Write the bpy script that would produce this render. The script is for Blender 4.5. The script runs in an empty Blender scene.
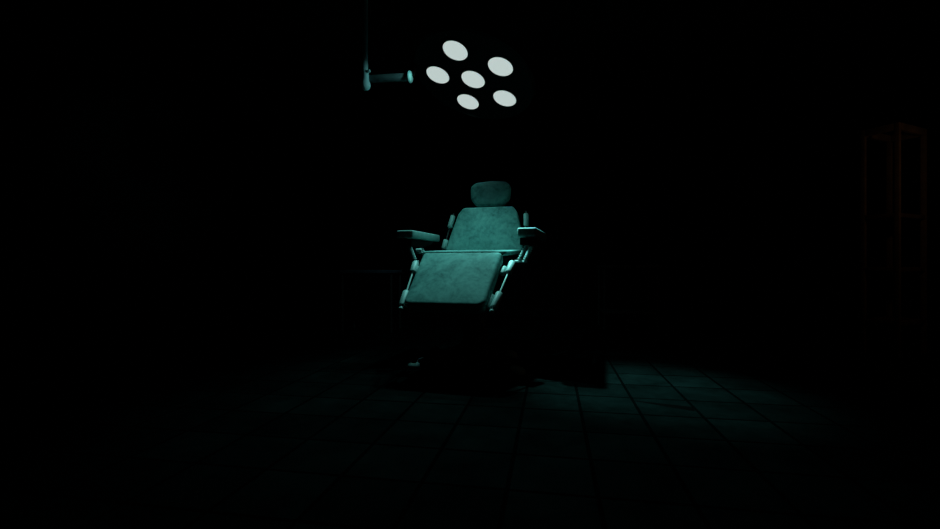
import bpy, bmesh, math, random
from mathutils import Vector, Matrix

random.seed(4)
S = bpy.context.scene
COL = S.collection
PI = math.pi
YAW = math.radians(10)          # camera turned left of the room's long axis
EYE = 0.65                      # camera height
F = 460.0                       # focal length in pixels of a 940 wide frame


def floor_point(across, ahead, z=0.0):
    """metres right of / ahead of the viewing position -> room coordinates"""
    c, s = math.cos(YAW), math.sin(YAW)
    return Vector((across * c - ahead * s, across * s + ahead * c, z))


# ------------------------------------------------------------------ materials
def new_mat(name):
    m = bpy.data.materials.new(name)
    m.use_nodes = True
    nt = m.node_tree
    return m, nt, nt.nodes['Principled BSDF']


def ramp(nt, fac, stops):
    r = nt.nodes.new('ShaderNodeValToRGB')
    el = r.color_ramp.elements
    while len(el) > 1:
        el.remove(el[-1])
    el[0].position, el[0].color = stops[0][0], (*stops[0][1], 1)
    for p, c in stops[1:]:
        e = el.new(p)
        e.color = (*c, 1)
    nt.links.new(fac, r.inputs['Fac'])
    return r.outputs['Color']


def noise(nt, scale, detail=4, rough=.6, coord='Object', dist=0.0):
    tc = nt.nodes.new('ShaderNodeTexCoord')
    n = nt.nodes.new('ShaderNodeTexNoise')
    n.inputs['Scale'].default_value = scale
    n.inputs['Detail'].default_value = detail
    n.inputs['Roughness'].default_value = rough
    n.inputs['Distortion'].default_value = dist
    nt.links.new(tc.outputs[coord], n.inputs['Vector'])
    return n.outputs['Fac']


def bump(nt, b, h, strength, dist=.01):
    bp = nt.nodes.new('ShaderNodeBump')
    bp.inputs['Strength'].default_value = strength
    bp.inputs['Distance'].default_value = dist
    nt.links.new(h, bp.inputs['Height'])
    nt.links.new(bp.outputs['Normal'], b.inputs['Normal'])


def mottled(name, c0, c1, scale=6, rough=.7, metal=0.0, bstr=.0, spec=.3, lo=.32, hi=.68):
    m, nt, b = new_mat(name)
    f = noise(nt, scale)
    nt.links.new(ramp(nt, f, [(lo, c0), (hi, c1)]), b.inputs['Base Color'])
    b.inputs['Roughness'].default_value = rough
    b.inputs['Metallic'].default_value = metal
    b.inputs['Specular IOR Level'].default_value = spec
    if bstr:
        bump(nt, b, noise(nt, scale * 12), bstr, .002)
    return m


def upholstery(name='worn_teal_vinyl', stain=None):
    m, nt, b = new_mat(name)
    big = noise(nt, 8, 6, .68, dist=.5)
    fine = noise(nt, 38, 5, .7)
    mx = nt.nodes.new('ShaderNodeMath')
    mx.operation = 'MULTIPLY_ADD'
    mx.inputs[1].default_value = .35
    nt.links.new(fine, mx.inputs[0])
    sc = nt.nodes.new('ShaderNodeMath')
    sc.operation = 'MULTIPLY'
    sc.inputs[1].default_value = .65
    nt.links.new(big, sc.inputs[0])
    nt.links.new(sc.outputs[0], mx.inputs[2])
    col = ramp(nt, mx.outputs[0], [(.36, (.045, .15, .145)), (.45, (.095, .27, .255)),
                                   (.54, (.15, .375, .35)), (.66, (.21, .48, .45))])
    if stain:                                     # a dark greasy patch worn into the vinyl
        tc = nt.nodes.new('ShaderNodeTexCoord')
        mp = nt.nodes.new('ShaderNodeMapping')
        mp.vector_type = 'TEXTURE'
        mp.inputs['Location'].default_value = stain
        mp.inputs['Scale'].default_value = (.15, .15, .12)
        nt.links.new(tc.outputs['Object'], mp.inputs['Vector'])
        g = nt.nodes.new('ShaderNodeTexGradient')
        g.gradient_type = 'SPHERICAL'
        nt.links.new(mp.outputs[0], g.inputs['Vector'])
        ad = nt.nodes.new('ShaderNodeMath')
        ad.operation = 'MULTIPLY_ADD'
        ad.inputs[1].default_value = .9
        nt.links.new(big, ad.inputs[0])
        nt.links.new(g.outputs['Fac'], ad.inputs[2])
        shade = ramp(nt, ad.outputs[0], [(.40, (1, 1, 1)), (1.0, (.58, .56, .58))])
        ml = nt.nodes.new('ShaderNodeMix')
        ml.data_type = 'RGBA'
        ml.blend_type = 'MULTIPLY'
        ml.inputs['Factor'].default_value = 1
        nt.links.new(col, ml.inputs['A'])
        nt.links.new(shade, ml.inputs['B'])
        col = ml.outputs['Result']
    nt.links.new(col, b.inputs['Base Color'])
    b.inputs['Roughness'].default_value = .72
    b.inputs['Specular IOR Level'].default_value = .18
    bump(nt, b, fine, .12, .004)
    return m


def emit(name, color, strength):
    m, nt, b = new_mat(name)
    b.inputs['Base Color'].default_value = (.004, .004, .004, 1)
    b.inputs['Emission Color'].default_value = (*color, 1)
    b.inputs['Emission Strength'].default_value = strength
    return m


def tile_floor():
    m, nt, b = new_mat('dirty_square_tiles')
    N = nt.nodes.new
    L = nt.links.new
    tc = N('ShaderNodeTexCoord')
    mp = N('ShaderNodeMapping')
    mp.inputs['Location'].default_value = (-.13, -2.09, 0)
    L(tc.outputs['Object'], mp.inputs['Vector'])
    br = N('ShaderNodeTexBrick')
    br.offset = 0
    br.squash = 1
    br.inputs['Scale'].default_value = 1
    br.inputs['Brick Width'].default_value = .255
    br.inputs['Row Height'].default_value = .255
    br.inputs['Mortar Size'].default_value = .008
    br.inputs['Mortar Smooth'].default_value = .3
    br.inputs['Bias'].default_value = 0
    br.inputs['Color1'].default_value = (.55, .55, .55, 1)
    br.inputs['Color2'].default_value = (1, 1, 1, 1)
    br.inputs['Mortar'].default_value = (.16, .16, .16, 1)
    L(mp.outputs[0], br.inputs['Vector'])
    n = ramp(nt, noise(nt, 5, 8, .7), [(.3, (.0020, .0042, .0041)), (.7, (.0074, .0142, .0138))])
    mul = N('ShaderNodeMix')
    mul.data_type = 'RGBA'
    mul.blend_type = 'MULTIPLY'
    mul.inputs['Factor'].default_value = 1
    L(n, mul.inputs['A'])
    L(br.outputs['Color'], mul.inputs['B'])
    # a chipped, wedge-shaped break running along one joint
    m2 = N('ShaderNodeMapping')
    m2.vector_type = 'TEXTURE'
    m2.inputs['Location'].default_value = (.381, 2.30, 0)
    m2.inputs['Rotation'].default_value = (0, 0, math.atan2(-.085, .24))
    L(tc.outputs['Object'], m2.inputs['Vector'])
    sp = N('ShaderNodeSeparateXYZ')
    L(m2.outputs[0], sp.inputs[0])

    def math_(op, a, bb):
        q = N('ShaderNodeMath')
        q.operation = op
        for i, v in enumerate((a, bb)):
            if isinstance(v, (int, float)):
                q.inputs[i].default_value = v
            else:
                L(v, q.inputs[i])
        return q.outputs[0]
    wid = math_('ADD', math_('MULTIPLY', sp.outputs['X'], .11), .004)
    inside = math_('LESS_THAN', math_('ABSOLUTE', sp.outputs['Y'], 0), wid)
    inside = math_('MULTIPLY', inside, math_('GREATER_THAN', sp.outputs['X'], 0))
    inside = math_('MULTIPLY', inside, math_('LESS_THAN', sp.outputs['X'], .27))
    mx = N('ShaderNodeMix')
    mx.data_type = 'RGBA'
    L(inside, mx.inputs['Factor'])
    L(mul.outputs['Result'], mx.inputs['A'])
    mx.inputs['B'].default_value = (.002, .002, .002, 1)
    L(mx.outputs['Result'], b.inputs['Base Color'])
    b.inputs['Roughness'].default_value = .8
    b.inputs['Specular IOR Level'].default_value = .0
    inv = math_('SUBTRACT', 1, br.outputs['Fac'])
    bump(nt, b, inv, .6, .004)
    return m


M_VINYL = upholstery()
M_VINYL_HEAD = upholstery('stained_teal_vinyl', (0, .70, 1.215))
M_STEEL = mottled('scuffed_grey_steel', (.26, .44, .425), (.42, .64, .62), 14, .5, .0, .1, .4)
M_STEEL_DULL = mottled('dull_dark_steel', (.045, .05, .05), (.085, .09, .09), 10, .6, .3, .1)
M_BLACK = mottled('matte_black', (.004, .004, .004), (.010, .010, .010), 20, .8, 0, 0, .1)
M_ARM = mottled('worn_teal_arm_pad', (.13, .26, .245), (.22, .39, .37), 12, .6, 0, .1, .2)
M_HEAD = mottled('black_lamp_shell', (.003, .003, .003), (.006, .006, .006), 8, .7, 0, 0, .1)
M_TUBE = mottled('teal_grey_painted_tube', (.20, .30, .32), (.30, .42, .45), 9, .5, 0, .05, .35)
M_TUBE_DARK = mottled('dark_painted_tube', (.05, .075, .08), (.09, .12, .13), 12, .6, 0, .05, .25)
M_LENS = emit('glowing_lamp_lens', (.84, 1, .965), .60)
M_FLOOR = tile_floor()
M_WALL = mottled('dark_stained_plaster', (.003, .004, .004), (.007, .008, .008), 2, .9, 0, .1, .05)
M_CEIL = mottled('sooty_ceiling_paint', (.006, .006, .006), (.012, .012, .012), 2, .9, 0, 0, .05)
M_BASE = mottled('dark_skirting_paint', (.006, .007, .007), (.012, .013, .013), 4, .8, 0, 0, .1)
M_RUST = mottled('rusty_brown_steel', (.09, .06, .035), (.17, .11, .065), 9, .75, .1, .1, .2)
M_RUST_BOARD = mottled('stained_brown_board', (.05, .03, .016), (.10, .06, .035), 5, .8, 0, .1, .1)
M_TABLE = mottled('blue_grey_enamel', (.05, .08, .12), (.09, .13, .18), 7, .6, 0, 0, .3)


# ------------------------------------------------------------------ mesh helpers
def obj(name, bm, mat, parent=None, smooth=True):
    bmesh.ops.recalc_face_normals(bm, faces=bm.faces)
    me = bpy.data.meshes.new(name)
    bm.to_mesh(me)
    bm.free()
    if smooth:
        for p in me.polygons:
            p.use_smooth = True
        me.set_sharp_from_angle(angle=math.radians(38))
    me.materials.append(mat)
    o = bpy.data.objects.new(name, me)
    COL.objects.link(o)
    if parent:
        o.parent = parent
    return o


def box(bm, lo, hi, bev=0.0, seg=2, mat=None):
    r = bmesh.ops.create_cube(bm, size=1)
    vs = r['verts']
    for v in vs:
        v.co = Vector([lo[i] + (v.co[i] + .5) * (hi[i] - lo[i]) for i in range(3)])
    if bev:
        es = list({e for v in vs for e in v.link_edges})
        out = bmesh.ops.bevel(bm, geom=es, offset=bev, segments=seg, profile=.6, affect='EDGES')
        vs = list({v for f in out['faces'] for v in f.verts} | {v for v in vs if v.is_valid})
    if mat is not None:
        bmesh.ops.transform(bm, matrix=mat, verts=vs)


def cyl(bm, a, b, r0, r1=None, seg=20, caps=True, rounding=0.0):
    """tube from a to b; rounding softens both rims"""
    a, b = Vector(a), Vector(b)
    r1 = r0 if r1 is None else r1
    ax = (b - a)
    ln = ax.length
    ax.normalize()
    q = ax.to_track_quat('Z', 'Y').to_matrix()
    rings = []
    if rounding:
        k = rounding
        prof = [(0, r0 - k), (k * .3, r0 - k * .3), (k, r0), (ln - k, r1), (ln - k * .3, r1 - k * .3), (ln, r1 - k)]
    else:
        prof = [(0, r0), (ln, r1)]
    for t, r in prof:
        rings.append([bm.verts.new(a + ax * t + q @ Vector((r * math.cos(2 * PI * i / seg), r * math.sin(2 * PI * i / seg), 0)))
                      for i in range(seg)])
    for r0_, r1_ in zip(rings, rings[1:]):
        for i in range(seg):
            bm.faces.new((r0_[i], r0_[(i + 1) % seg], r1_[(i + 1) % seg], r1_[i]))
    if caps:
        bm.faces.new(rings[0][::-1])
        bm.faces.new(rings[-1])


def lathe(bm, prof, mat, seg=48, close_start=False, close_end=False):
    """prof = [(radius, height)] about local z, then placed with mat"""
    rings = []
    for r, h in prof:
        if r < 1e-6:
            rings.append([bm.verts.new(mat @ Vector((0, 0, h)))])
        else:
            rings.append([bm.verts.new(mat @ Vector((r * math.cos(2 * PI * i / seg), r * math.sin(2 * PI * i / seg), h)))
                          for i in range(seg)])
    for A, B in zip(rings, rings[1:]):
        for i in range(seg):
            j = (i + 1) % seg
            if len(A) == 1 and len(B) > 1:
                bm.faces.new((A[0], B[j], B[i]))
            elif len(B) == 1 and len(A) > 1:
                bm.faces.new((A[i], A[j], B[0]))
            elif len(A) > 1:
                bm.faces.new((A[i], A[j], B[j], B[i]))


def slab(bm, outline, thick, mat, bev=.015, seg=4, crown=0.0):
    """padded panel: outline (counter-clockwise) in the local x/y plane, front face at z=0,
    back at -thick, rounded rims; the face swells by crown towards its middle"""
    n = len(outline)
    P = [Vector(p) for p in outline]
    nrm = []
    for i in range(n):
        e0 = (P[i] - P[i - 1]).normalized()
        e1 = (P[(i + 1) % n] - P[i]).normalized()
        m = Vector((-e0.y - e1.y, e0.x + e1.x)).normalized()
        nrm.append(m / max(.5, m.dot(Vector((-e1.y, e1.x)))))
    c = sum(P, Vector((0, 0))) / n
    rings = []
    for k in range(seg + 1):                      # front rim
        t = PI / 2 * k / seg
        rings.append(([P[i] + nrm[i] * (bev * (1 - math.cos(t))) for i in range(n)], -bev * (1 - math.sin(t))))
    inner = rings[-1][0]
    face = []
    for t in (.12, .28, .48, .70, .88):
        face.append(([p.lerp(c, t) for p in inner], crown * (1 - (1 - t) ** 3)))
    back = [([P[i] + nrm[i] * (bev * (1 - math.cos(PI / 2 * k / seg))) for i in range(n)],
             -thick + bev * (1 - math.sin(PI / 2 * k / seg))) for k in range(seg, -1, -1)]
    V = [[bm.verts.new((p.x, p.y, z)) for p in pts] for pts, z in back + rings + face]
    for A, Bq in zip(V, V[1:]):
        for i in range(n):
            j = (i + 1) % n
            bm.faces.new((A[i], A[j], Bq[j], Bq[i]))
    bm.faces.new(V[0][::-1])
    top = bm.verts.new((c.x, c.y, crown))
    for i in range(n):
        bm.faces.new((V[-1][i], V[-1][(i + 1) % n], top))
    bmesh.ops.transform(bm, matrix=mat, verts=bm.verts)


def rounded(pts, rads, seg=7):
    """polygon with rounded corners"""
    out = []
    n = len(pts)
    for i in range(n):
        p = Vector(pts[i])
        a = (Vector(pts[i - 1]) - p).normalized()
        b = (Vector(pts[(i + 1) % n]) - p).normalized()
        r = rads[i]
        half = a.angle(b) / 2
        d = r / math.tan(half)
        c = p + (a + b).normalized() * (r / math.sin(half))
        s, e = p + a * d - c, p + b * d - c
        for k in range(seg + 1):
            t = k / seg
            v = (s * (1 - t) + e * t).normalized() * r
            out.append(tuple(c + v))
    return out


def frame(origin, xdir, ydir):
    x = Vector(xdir).normalized()
    y = Vector(ydir)
    z = x.cross(y).normalized()
    y = z.cross(x)
    m = Matrix((x, y, z)).transposed().to_4x4()
    m.translation = Vector(origin)
    return m


def thing(name, label, cat, loc=(0, 0, 0), rz=0.0, group=None):
    o = bpy.data.objects.new(name, None)
    o.empty_display_size = .1
    COL.objects.link(o)
    o.location = loc
    o.rotation_euler = (0, 0, rz)
    o['label'] = label
    o['category'] = cat
    if group:
        o['group'] = group
    return o


def structure(name, bm, mat, smooth=False):
    o = obj(name, bm, mat, None, smooth)
    o['kind'] = 'structure'
    return o


def B():
    return bmesh.new()


# ------------------------------------------------------------------ the room
X0, X1, Y0, Y1, H = -3.6, 3.2, -1.6, 5.8, 2.7
T = .12
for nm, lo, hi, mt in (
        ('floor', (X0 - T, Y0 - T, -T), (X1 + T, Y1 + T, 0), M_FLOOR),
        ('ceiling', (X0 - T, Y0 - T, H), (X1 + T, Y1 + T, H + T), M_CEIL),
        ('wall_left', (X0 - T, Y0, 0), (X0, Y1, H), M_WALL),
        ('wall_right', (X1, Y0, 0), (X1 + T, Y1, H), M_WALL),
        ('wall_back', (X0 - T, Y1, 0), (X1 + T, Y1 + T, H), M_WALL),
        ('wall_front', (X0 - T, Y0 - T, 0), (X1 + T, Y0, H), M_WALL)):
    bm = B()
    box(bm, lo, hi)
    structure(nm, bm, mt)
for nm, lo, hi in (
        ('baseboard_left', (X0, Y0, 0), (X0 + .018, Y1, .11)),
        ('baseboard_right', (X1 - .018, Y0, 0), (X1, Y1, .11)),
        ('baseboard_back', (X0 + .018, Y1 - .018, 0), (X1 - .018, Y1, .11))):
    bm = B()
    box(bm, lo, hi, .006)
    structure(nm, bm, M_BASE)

# ------------------------------------------------------------------ the reclining chair
CH = thing('medical_chair', 'worn teal reclining medical chair under the lit surgical lamp, on the tiled floor',
           'chair', floor_point(-.043, 2.85), math.radians(-6))

# leg rest: sloping pad below the seat's front edge
top, bot = Vector((-.002, -.008, .733)), Vector((-.002, -.36, .430))
up = (top - bot)
ln = up.length
bm = B()
slab(bm, rounded([(-.250, 0), (.232, 0), (.256, ln), (-.258, ln)], [.045, .06, .03, .03]), .078,
     frame(bot, (1, 0, 0), up), .026, 6, .008)
lr = obj('leg_rest', bm, M_VINYL, CH)
bm = B()      # metal pan behind the pad
fr = frame(bot, (1, 0, 0), up)
box(bm, (-.20, .05, -.10), (.20, ln - .02, -.07), .006, 2, fr)
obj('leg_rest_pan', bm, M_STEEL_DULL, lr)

# seat
bm = B()
slab(bm, rounded([(-.272, 0), (.272, 0), (.285, .53), (-.285, .53)], [.03, .03, .03, .03]), .032,
     frame((0, -.015, .733), (1, 0, 0), (0, 1, .045)), .012, 4)
obj('seat', bm, M_VINYL, CH)
bm = B()
box(bm, (-.25, .03, .60), (.25, .50, .706), .01)
for s in (-1, 1):
    box(bm, (s * .348 - .064, .05, .628), (s * .348 + .064, .53, .662), .005)  # side rails widened to keep the armrest's floor shadow solid
box(bm, (-.335, .10, .632), (.335, .14, .66), .004)
box(bm, (-.335, .38, .632), (.335, .42, .66), .004)
obj('seat_frame', bm, M_BLACK, CH)  # black colour stands in for the shade below the seat pad

# side knob on the seat's left front corner
bm = B()
cyl(bm, (-.272, .03, .722), (-.325, .03, .727), .006)
cyl(bm, (-.285, .03, .738), (-.325, .03, .738), .015, rounding=.005)
obj('knob', bm, M_STEEL, CH)

# back rest
b0, b1 = Vector((.002, .515, .735)), Vector((.010, .628, 1.085))
up = b1 - b0
ln = up.length
bm = B()
out = rounded([(-.308, 0), (.284, 0), (.268, ln * .45), (.228, ln * .86), (.192, ln), (-.192, ln), (-.228, ln * .86), (-.268, ln * .45)],
              [.03, .03, .08, .05, .03, .03, .05, .08], 5)
slab(bm, out, .075, frame(b0, (1, 0, 0), up), .016, 4, .005)
obj('backrest', bm, M_VINYL, CH)
bm = B()
fb = frame(b0, (1, 0, 0), up)
box(bm, (-.19, .04, -.105), (.19, ln - .05, -.07), .006, 2, fb)
obj('back_pan', bm, M_STEEL_DULL, CH)

# head rest
h0 = Vector((.004, .665, 1.096))
hup = Vector((0, .045, .197))
hl = hup.length
bm = B()
out = rounded([(-.098, 0), (.098, 0), (.150, .058), (.157, hl - .042), (.122, hl - .006), (0, hl + .004), (-.122, hl - .006), (-.159, hl - .042), (-.152, .058)],
              [.05, .05, .06, .04, .05, .25, .05, .04, .06], 5)
slab(bm, out, .075, frame(h0, (1, 0, 0), hup), .022, 5, .006)
hd = obj('headrest', bm, M_VINYL_HEAD, CH)
bm = B()
for s in (-1, 1):
    cyl(bm, (s * .05, .735, 1.16), (s * .05, .65, .93), .009)
obj('headrest_bar', bm, M_STEEL_DULL, hd)

# arm rests, their brackets and the pairs of supports under them
for s in (-1, 1):
    x = .391 if s > 0 else -.409
    bm = B()
    slab(bm, rounded([(x - .059, .03), (x + .059, .03), (x + .059, .57), (x - .059, .57)], [.016, .016, .03, .03]), .052,
         frame((0, 0, .873), (1, 0, 0), (0, 1, 0)), .010, 3)
    ar = obj('armrest', bm, M_ARM, CH)
    bm = B()
    pts = [(.045, .814), (.46, .814), (.40, .79), (.28, .768), (.045, .768)]
    a = [bm.verts.new((x - .045, y, z)) for y, z in pts]
    c = [bm.verts.new((x + .045, y, z)) for y, z in pts]
    bm.faces.new(a)
    bm.faces.new(c[::-1])
    for i in range(5):
        bm.faces.new((a[i], c[i], c[(i + 1) % 5], a[(i + 1) % 5]))
    bmesh.ops.bevel(bm, geom=list(bm.edges), offset=.006, segments=2, profile=.5, affect='EDGES')
    obj('arm_bracket', bm, M_BLACK, ar)
    for y in (.05, .25):
        bm = B()
        p0, p1 = Vector((s * .392, y + .02, .78)), Vector((s * .338, y, .664))
        cyl(bm, p0, p1, .0095)
        for k in range(7):      # ribbed like a spring
            q = p0.lerp(p1, .10 + .12 * k)
            d = (p1 - p0).normalized()
            cyl(bm, q - d * .004, q + d * .004, .0145, seg=14)
        sp_ = obj('arm_support', bm, M_STEEL, CH)
        bm = B()
        cyl(bm, p1 + Vector((-.022, 0, .004)), p1 + Vector((.022, 0, .004)), .008)
        obj('pivot_pin', bm, M_STEEL, sp_)


def strut(p0, p1, l0, l1, r, twin=None, rod=None):
    """gas strut: sleeve, thin rod, sleeve and a ball end"""
    p0, p1 = Vector(p0), Vector(p1)
    d = (p1 - p0).normalized()
    bm = B()
    cyl(bm, p0, p1, .0055, seg=12)
    root = obj('gas_strut', bm, rod or M_STEEL, CH)
    bm = B()
    cyl(bm, p0, p0 + d * l0, r, rounding=.006)
    obj('strut_sleeve', bm, M_STEEL, root)
    bm = B()
    cyl(bm, p1 - d * (l1 + .02), p1 - d * .02, r, rounding=.006)
    obj('strut_sleeve', bm, M_STEEL, root)
    if twin:
        bm = B()
        bmesh.ops.create_uvsphere(bm, u_segments=14, v_segments=10, radius=.014, matrix=Matrix.Translation(p1 + d * .006))
        obj('ball_end', bm, M_STEEL, root)
        bm = B()
        o = Vector((twin, 0, -.006))
        cyl(bm, p0 + d * .04 + o, p0 + d * (.04 + l0 * .62) + o, r * .8, rounding=.005)
        obj('guide_sleeve', bm, M_STEEL, root)
        bm = B()
        cyl(bm, p1 - d * (l1 + .01) + o, p1 - d * .03 + o, r * .75, rounding=.005)
        obj('guide_sleeve', bm, M_STEEL, root)


for s in (-1, 1):
    # beside the leg rest
    strut((s * .312, -.005, .662), (s * .264, -.335, .403), .10, .12, .021, -s * .036)
    # beside the back
    strut((s * .313, .53, .765), (.293 if s > 0 else -.262, .62, 1.04), .075, .10, .019, None, M_STEEL_DULL)  # dull dark rod colour stands in for shade between the sleeves

# lifting column and four-footed base
bm = B()
lathe(bm, [(0, .055), (.16, .055), (.165, .075), (.12, .10), (.085, .14), (.085, .36), (.07, .37), (.07, .60), (.15, .602), (.15, .625), (0, .625)],
      Matrix.Translation((0, .28, 0)), 32)
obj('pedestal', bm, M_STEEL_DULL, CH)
bm = B()
box(bm, (-.28, -.065, .03), (.31, .005, .062), .01)
box(bm, (-.19, .42, .03), (.19, .48, .062), .01)
box(bm, (-.05, -.05, .028), (.05, .46, .06), .008)
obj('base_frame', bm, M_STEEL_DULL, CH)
for fx, fy in ((-.305, -.04), (.335, -.03), (-.20, .45), (.20, .45)):
    bm = B()
    lathe(bm, [(0, 0), (.052, 0), (.058, .006), (.058, .022), (.050, .036), (.03, .046), (0, .048)],
          Matrix.Translation((fx, fy, 0)), 24)
    obj('foot', bm, M_STEEL, CH)

# ------------------------------------------------------------------ the surgical light
ZL = 3.2
C = floor_point((473.15 - 470) / F * ZL, ZL, EYE + (264.5 - 79.35) / F * ZL)
nc = Vector((-.283, -.279, -.917))
n = floor_point(nc.x, nc.y, nc.z).normalized()
ac = nc.cross(Vector((0, 0, 1))).normalized()
bc = ac.cross(nc)
a = floor_point(ac.x, ac.y, ac.z)
b = floor_point(bc.x, bc.y, bc.z)
post = floor_point((365 - 470) / F * 3.22, 3.22)
SL = thing('surgical_light', 'round surgical lamp with six glowing lenses hanging above the teal chair', 'lamp',
           (post.x, post.y, H))
INV = Matrix.Translation(-Vector((post.x, post.y, H)))


def lamp_frame(p):
    m = Matrix((a, n.cross(a), n)).transposed().to_4x4()
    m.translation = p
    return INV @ m


bm = B()          # shell: face towards n, dome behind
lathe(bm, [(0, -0.0013), (0.4, -0.0013), (0.424, 0.0053), (0.44, -0.0053), (0.4427, -0.04), (0.4133, -0.08), (0.32, -0.1267), (0.1867, -0.1533), (0, -0.16)],
      lamp_frame(C), 64)
head = obj('lamp_head', bm, M_HEAD, SL)
R = .264
pods = [C]
for k in range(5):
    t = 1.838 + 2 * PI * k / 5
    pods.append(C + (a * math.cos(t) + b * math.sin(t)) * R)
for p in pods:
    bm = B()
    lathe(bm, [(0, .001), (.052, .005), (.074, .005), (.0825, .003), (.0845, 0), (.0845, -.0013)], lamp_frame(p), 40)
    ls = obj('lens', bm, M_LENS, head)
    bm = B()
    lathe(bm, [(0.0846, -0.0027), (0.0846, 0.004), (0.0913, 0.0067), (0.104, 0.004), (0.1067, -0.0027)], lamp_frame(p), 40)
    obj('bezel', bm, M_HEAD, ls)
# small screws round the shell's face
for k in range(8):
    t = 2 * PI * (k + .35) / 8
    p = C + (a * math.cos(t) + b * math.sin(t)) * .39
    bm = B()
    lathe(bm, [(0, .004), (.005, .003), (.006, 0), (.006, -.002)], lamp_frame(p), 10)
    obj('screw', bm, M_STEEL_DULL, head)


def loc(px, py, z):
    """pixel direction at a distance -> lamp-local point"""
    return INV @ floor_point((px - 470) / F * z, z, EYE + (264.5 - py) / F * z)


bm = B()
pb, pt = loc(365, 88, 3.22), Vector((0, 0, 0))
cyl(bm, Vector((0, 0, -.05)), Vector((0, 0, pb.z)), .0205, seg=24)
obj('drop_tube', bm, M_TUBE, SL)
bm = B()
lathe(bm, [(0, 0), (.10, 0), (.10, -.015), (.085, -.03), (.03, -.055), (0, -.055)], Matrix.Identity(4), 32)
obj('ceiling_plate', bm, M_STEEL_DULL, SL)
bm = B()          # bulbous knuckle at the tube's foot
lathe(bm, [(0, -.030), (.016, -.028), (.030, -.014), (.035, .004), (.032, .022), (.025, .036), (.0225, .055), (.0225, .1), (.0205, .104)],
      Matrix.Translation((0.004, 0, pb.z + .012)), 28)
kn = obj('knuckle', bm, M_TUBE, SL)
bm = B()
pk = loc(369.5, 71.5, 3.2)
cyl(bm, pk + Vector((-.02, 0, -.002)), pk + Vector((.006, -.004, .004)), .010, rounding=.003)
obj('lock_knob', bm, M_TUBE, kn)
bm = B()
q0, q1 = loc(366.5, 79.2, 3.262), loc(409.5, 77, 3.20)
cyl(bm, q0, q1, .027, .028, seg=28, rounding=.008)
obj('swing_arm', bm, M_TUBE_DARK, SL)
bm = B()          # bright domed end cap
d = (q1 - q0).normalized()
fm = d.to_track_quat('Z', 'Y').to_matrix().to_4x4()
fm.translation = q1
lathe(bm, [(0, -.004), (.038, -.004), (.042, 0), (.042, .006), (.036, .015), (.022, .021), (0, .023)], fm, 32)
obj('end_cap', bm, M_STEEL, SL)
bm = B()          # dark yoke carrying the head, behind the shell
edge = INV @ (C - a * .0 - n * .14)
mid = q1 + Vector((.03, .05, .12))
cyl(bm, q1 + d * .02, mid, .014)
cyl(bm, mid, edge, .014)
cyl(bm, edge, INV @ (C - n * .10), .03)
obj('yoke', bm, M_HEAD, SL)


# ------------------------------------------------------------------ low metal tables behind the chair, nearly lost in the dark
def side_table(label, name, pos, rz, w, dpt, h, mat_top, mat_leg, shelf):
    t = thing(name, label, 'table', pos, rz)
    bm = B()
    box(bm, (-w / 2, -dpt / 2, h - .028), (w / 2, dpt / 2, h), .006)
    obj('tabletop', bm, mat_top, t)
    for sx in (-1, 1):
        for sy in (-1, 1):
            bm = B()
            cyl(bm, (sx * (w / 2 - .02), sy * (dpt / 2 - .02), 0), (sx * (w / 2 - .02), sy * (dpt / 2 - .02), h - .026), .012, seg=14)
            obj('leg', bm, mat_leg, t)
    if shelf:
        bm = B()
        box(bm, (-w / 2 + .01, -dpt / 2 + .01, .16), (w / 2 - .01, dpt / 2 - .01, .178), .004)
        obj('shelf', bm, mat_leg, t)
    return t


side_table('low blue-grey table behind the chair on the left, almost lost in the dark', 'side_table',
           floor_point(-.97, 4.55), math.radians(4), .52, .36, .595, M_TABLE, M_STEEL_DULL, False)
side_table('low dark metal table standing alone in the dark behind the chair on the right', 'side_table',
           floor_point(1.62, 4.75), math.radians(4), .55, .36, .645, M_STEEL_DULL, M_STEEL_DULL, True)

# ------------------------------------------------------------------ shelf rack at the right
c0 = floor_point(2.985, 3.21)
RK = thing('shelf_rack', 'tall rusty brown open shelf rack standing near the right wall in faint warm light',
           'shelf', c0, math.radians(35))
W, D2, HR = .37, .20, 1.64
for x in (0, W):
    for y in (0, D2):
        bm = B()
        box(bm, (x - .014, y - .014, 0), (x + .014, y + .014, HR), .003)
        obj('post', bm, M_RUST, RK)
for z in (.22, .60, .98):
    bm = B()
    box(bm, (-.012, -.012, z), (W + .012, D2 + .012, z + .03), .004)
    obj('shelf', bm, M_RUST_BOARD, RK)
bm = B()
for lo, hi in (((.018, -.014, HR - .05), (W - .018, .014, HR)), ((.018, D2 - .014, HR - .05), (W - .018, D2 + .014, HR)),
               ((-.014, .018, HR - .05), (.014, D2 - .018, HR)), ((W - .014, .018, HR - .05), (W + .014, D2 - .018, HR))):
    box(bm, lo, hi, .003)
obj('top_rail', bm, M_RUST, RK)


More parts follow.
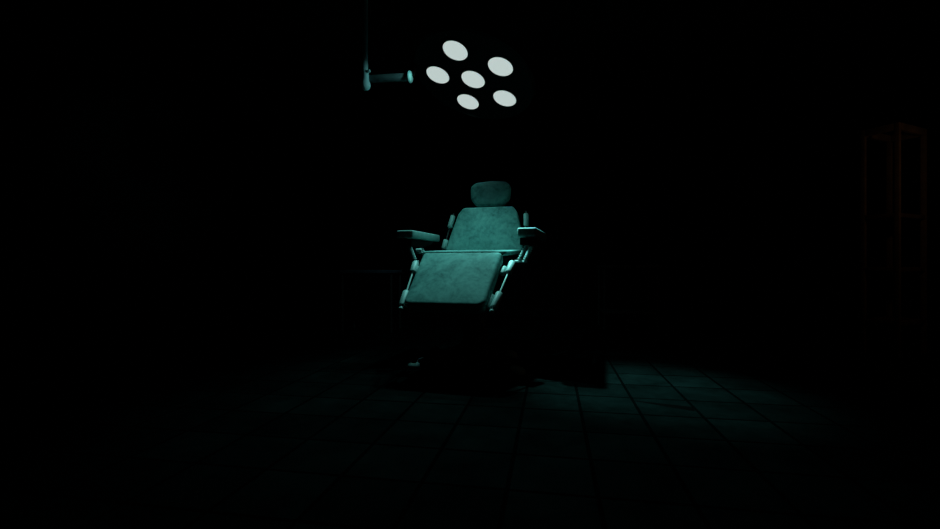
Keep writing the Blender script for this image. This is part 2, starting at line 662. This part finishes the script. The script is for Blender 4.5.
# ------------------------------------------------------------------ light
def spot(name, pos, target, power, deg, blend, color, soft=.02):
    l = bpy.data.lights.new(name, 'SPOT')
    l.energy = power
    l.spot_size = math.radians(deg)
    l.spot_blend = blend
    l.color = color
    l.shadow_soft_size = soft
    o = bpy.data.objects.new(name, l)
    COL.objects.link(o)
    o.location = pos
    o.rotation_euler = (Vector(target) - Vector(pos)).to_track_quat('-Z', 'Y').to_euler()
    return o


TEAL = (.36, 1.0, .95)
P_CHAIR, P_POOL, P_ARM, P_BACK = 21, 270, 6.5, 4
chair_aim = floor_point(-.03, 2.83, .68)
pool_aim = floor_point(.85, 2.48, 0)
for i in (0, 4, 5):
    spot('lamp_beam', pods[i] + n * .03, chair_aim, P_CHAIR, 79, 1, TEAL)
spot('lamp_beam', pods[0] + n * .03, pool_aim, P_POOL, 37, 1, TEAL)
arm_aim = floor_point((378 - 470) / F * 3.2, 3.2, EYE + (264.5 - 85) / F * 3.2)
spot('lamp_beam', pods[1] + n * .05, arm_aim, P_ARM, 34, .8, TEAL)  # extra beam added to brighten the drop tube and swing arm
spot('lamp_beam', pods[4] + n * .03, floor_point(0, 4.6, .5), P_BACK, 90, .8, TEAL)  # extra weak beam added to lift the tables and headrest

wl = bpy.data.lights.new('corner_glow', 'POINT')
wl.energy = .7
wl.color = (1, .58, .30)
wl.shadow_soft_size = .05
wo = bpy.data.objects.new('corner_glow', wl)
COL.objects.link(wo)
wo.location = floor_point(3.05, 2.55, 1.35)

w = bpy.data.worlds.new('dark')
w.use_nodes = True
w.node_tree.nodes['Background'].inputs['Color'].default_value = (0, 0, 0, 1)
w.node_tree.nodes['Background'].inputs['Strength'].default_value = 0
S.world = w

# ------------------------------------------------------------------ camera
cam = bpy.data.cameras.new('camera')
cam.sensor_fit = 'HORIZONTAL'
cam.sensor_width = 36
cam.lens = 36 * F / 940
cam.clip_start = .02
co = bpy.data.objects.new('camera', cam)
COL.objects.link(co)
co.location = (0, 0, EYE)
co.rotation_euler = (PI / 2, 0, YAW)
S.camera = co

S.view_settings.view_transform = 'Standard'
S.view_settings.look = 'None'
S.view_settings.gamma = 1
S.view_settings.exposure = 0
S.view_settings.use_curve_mapping = False
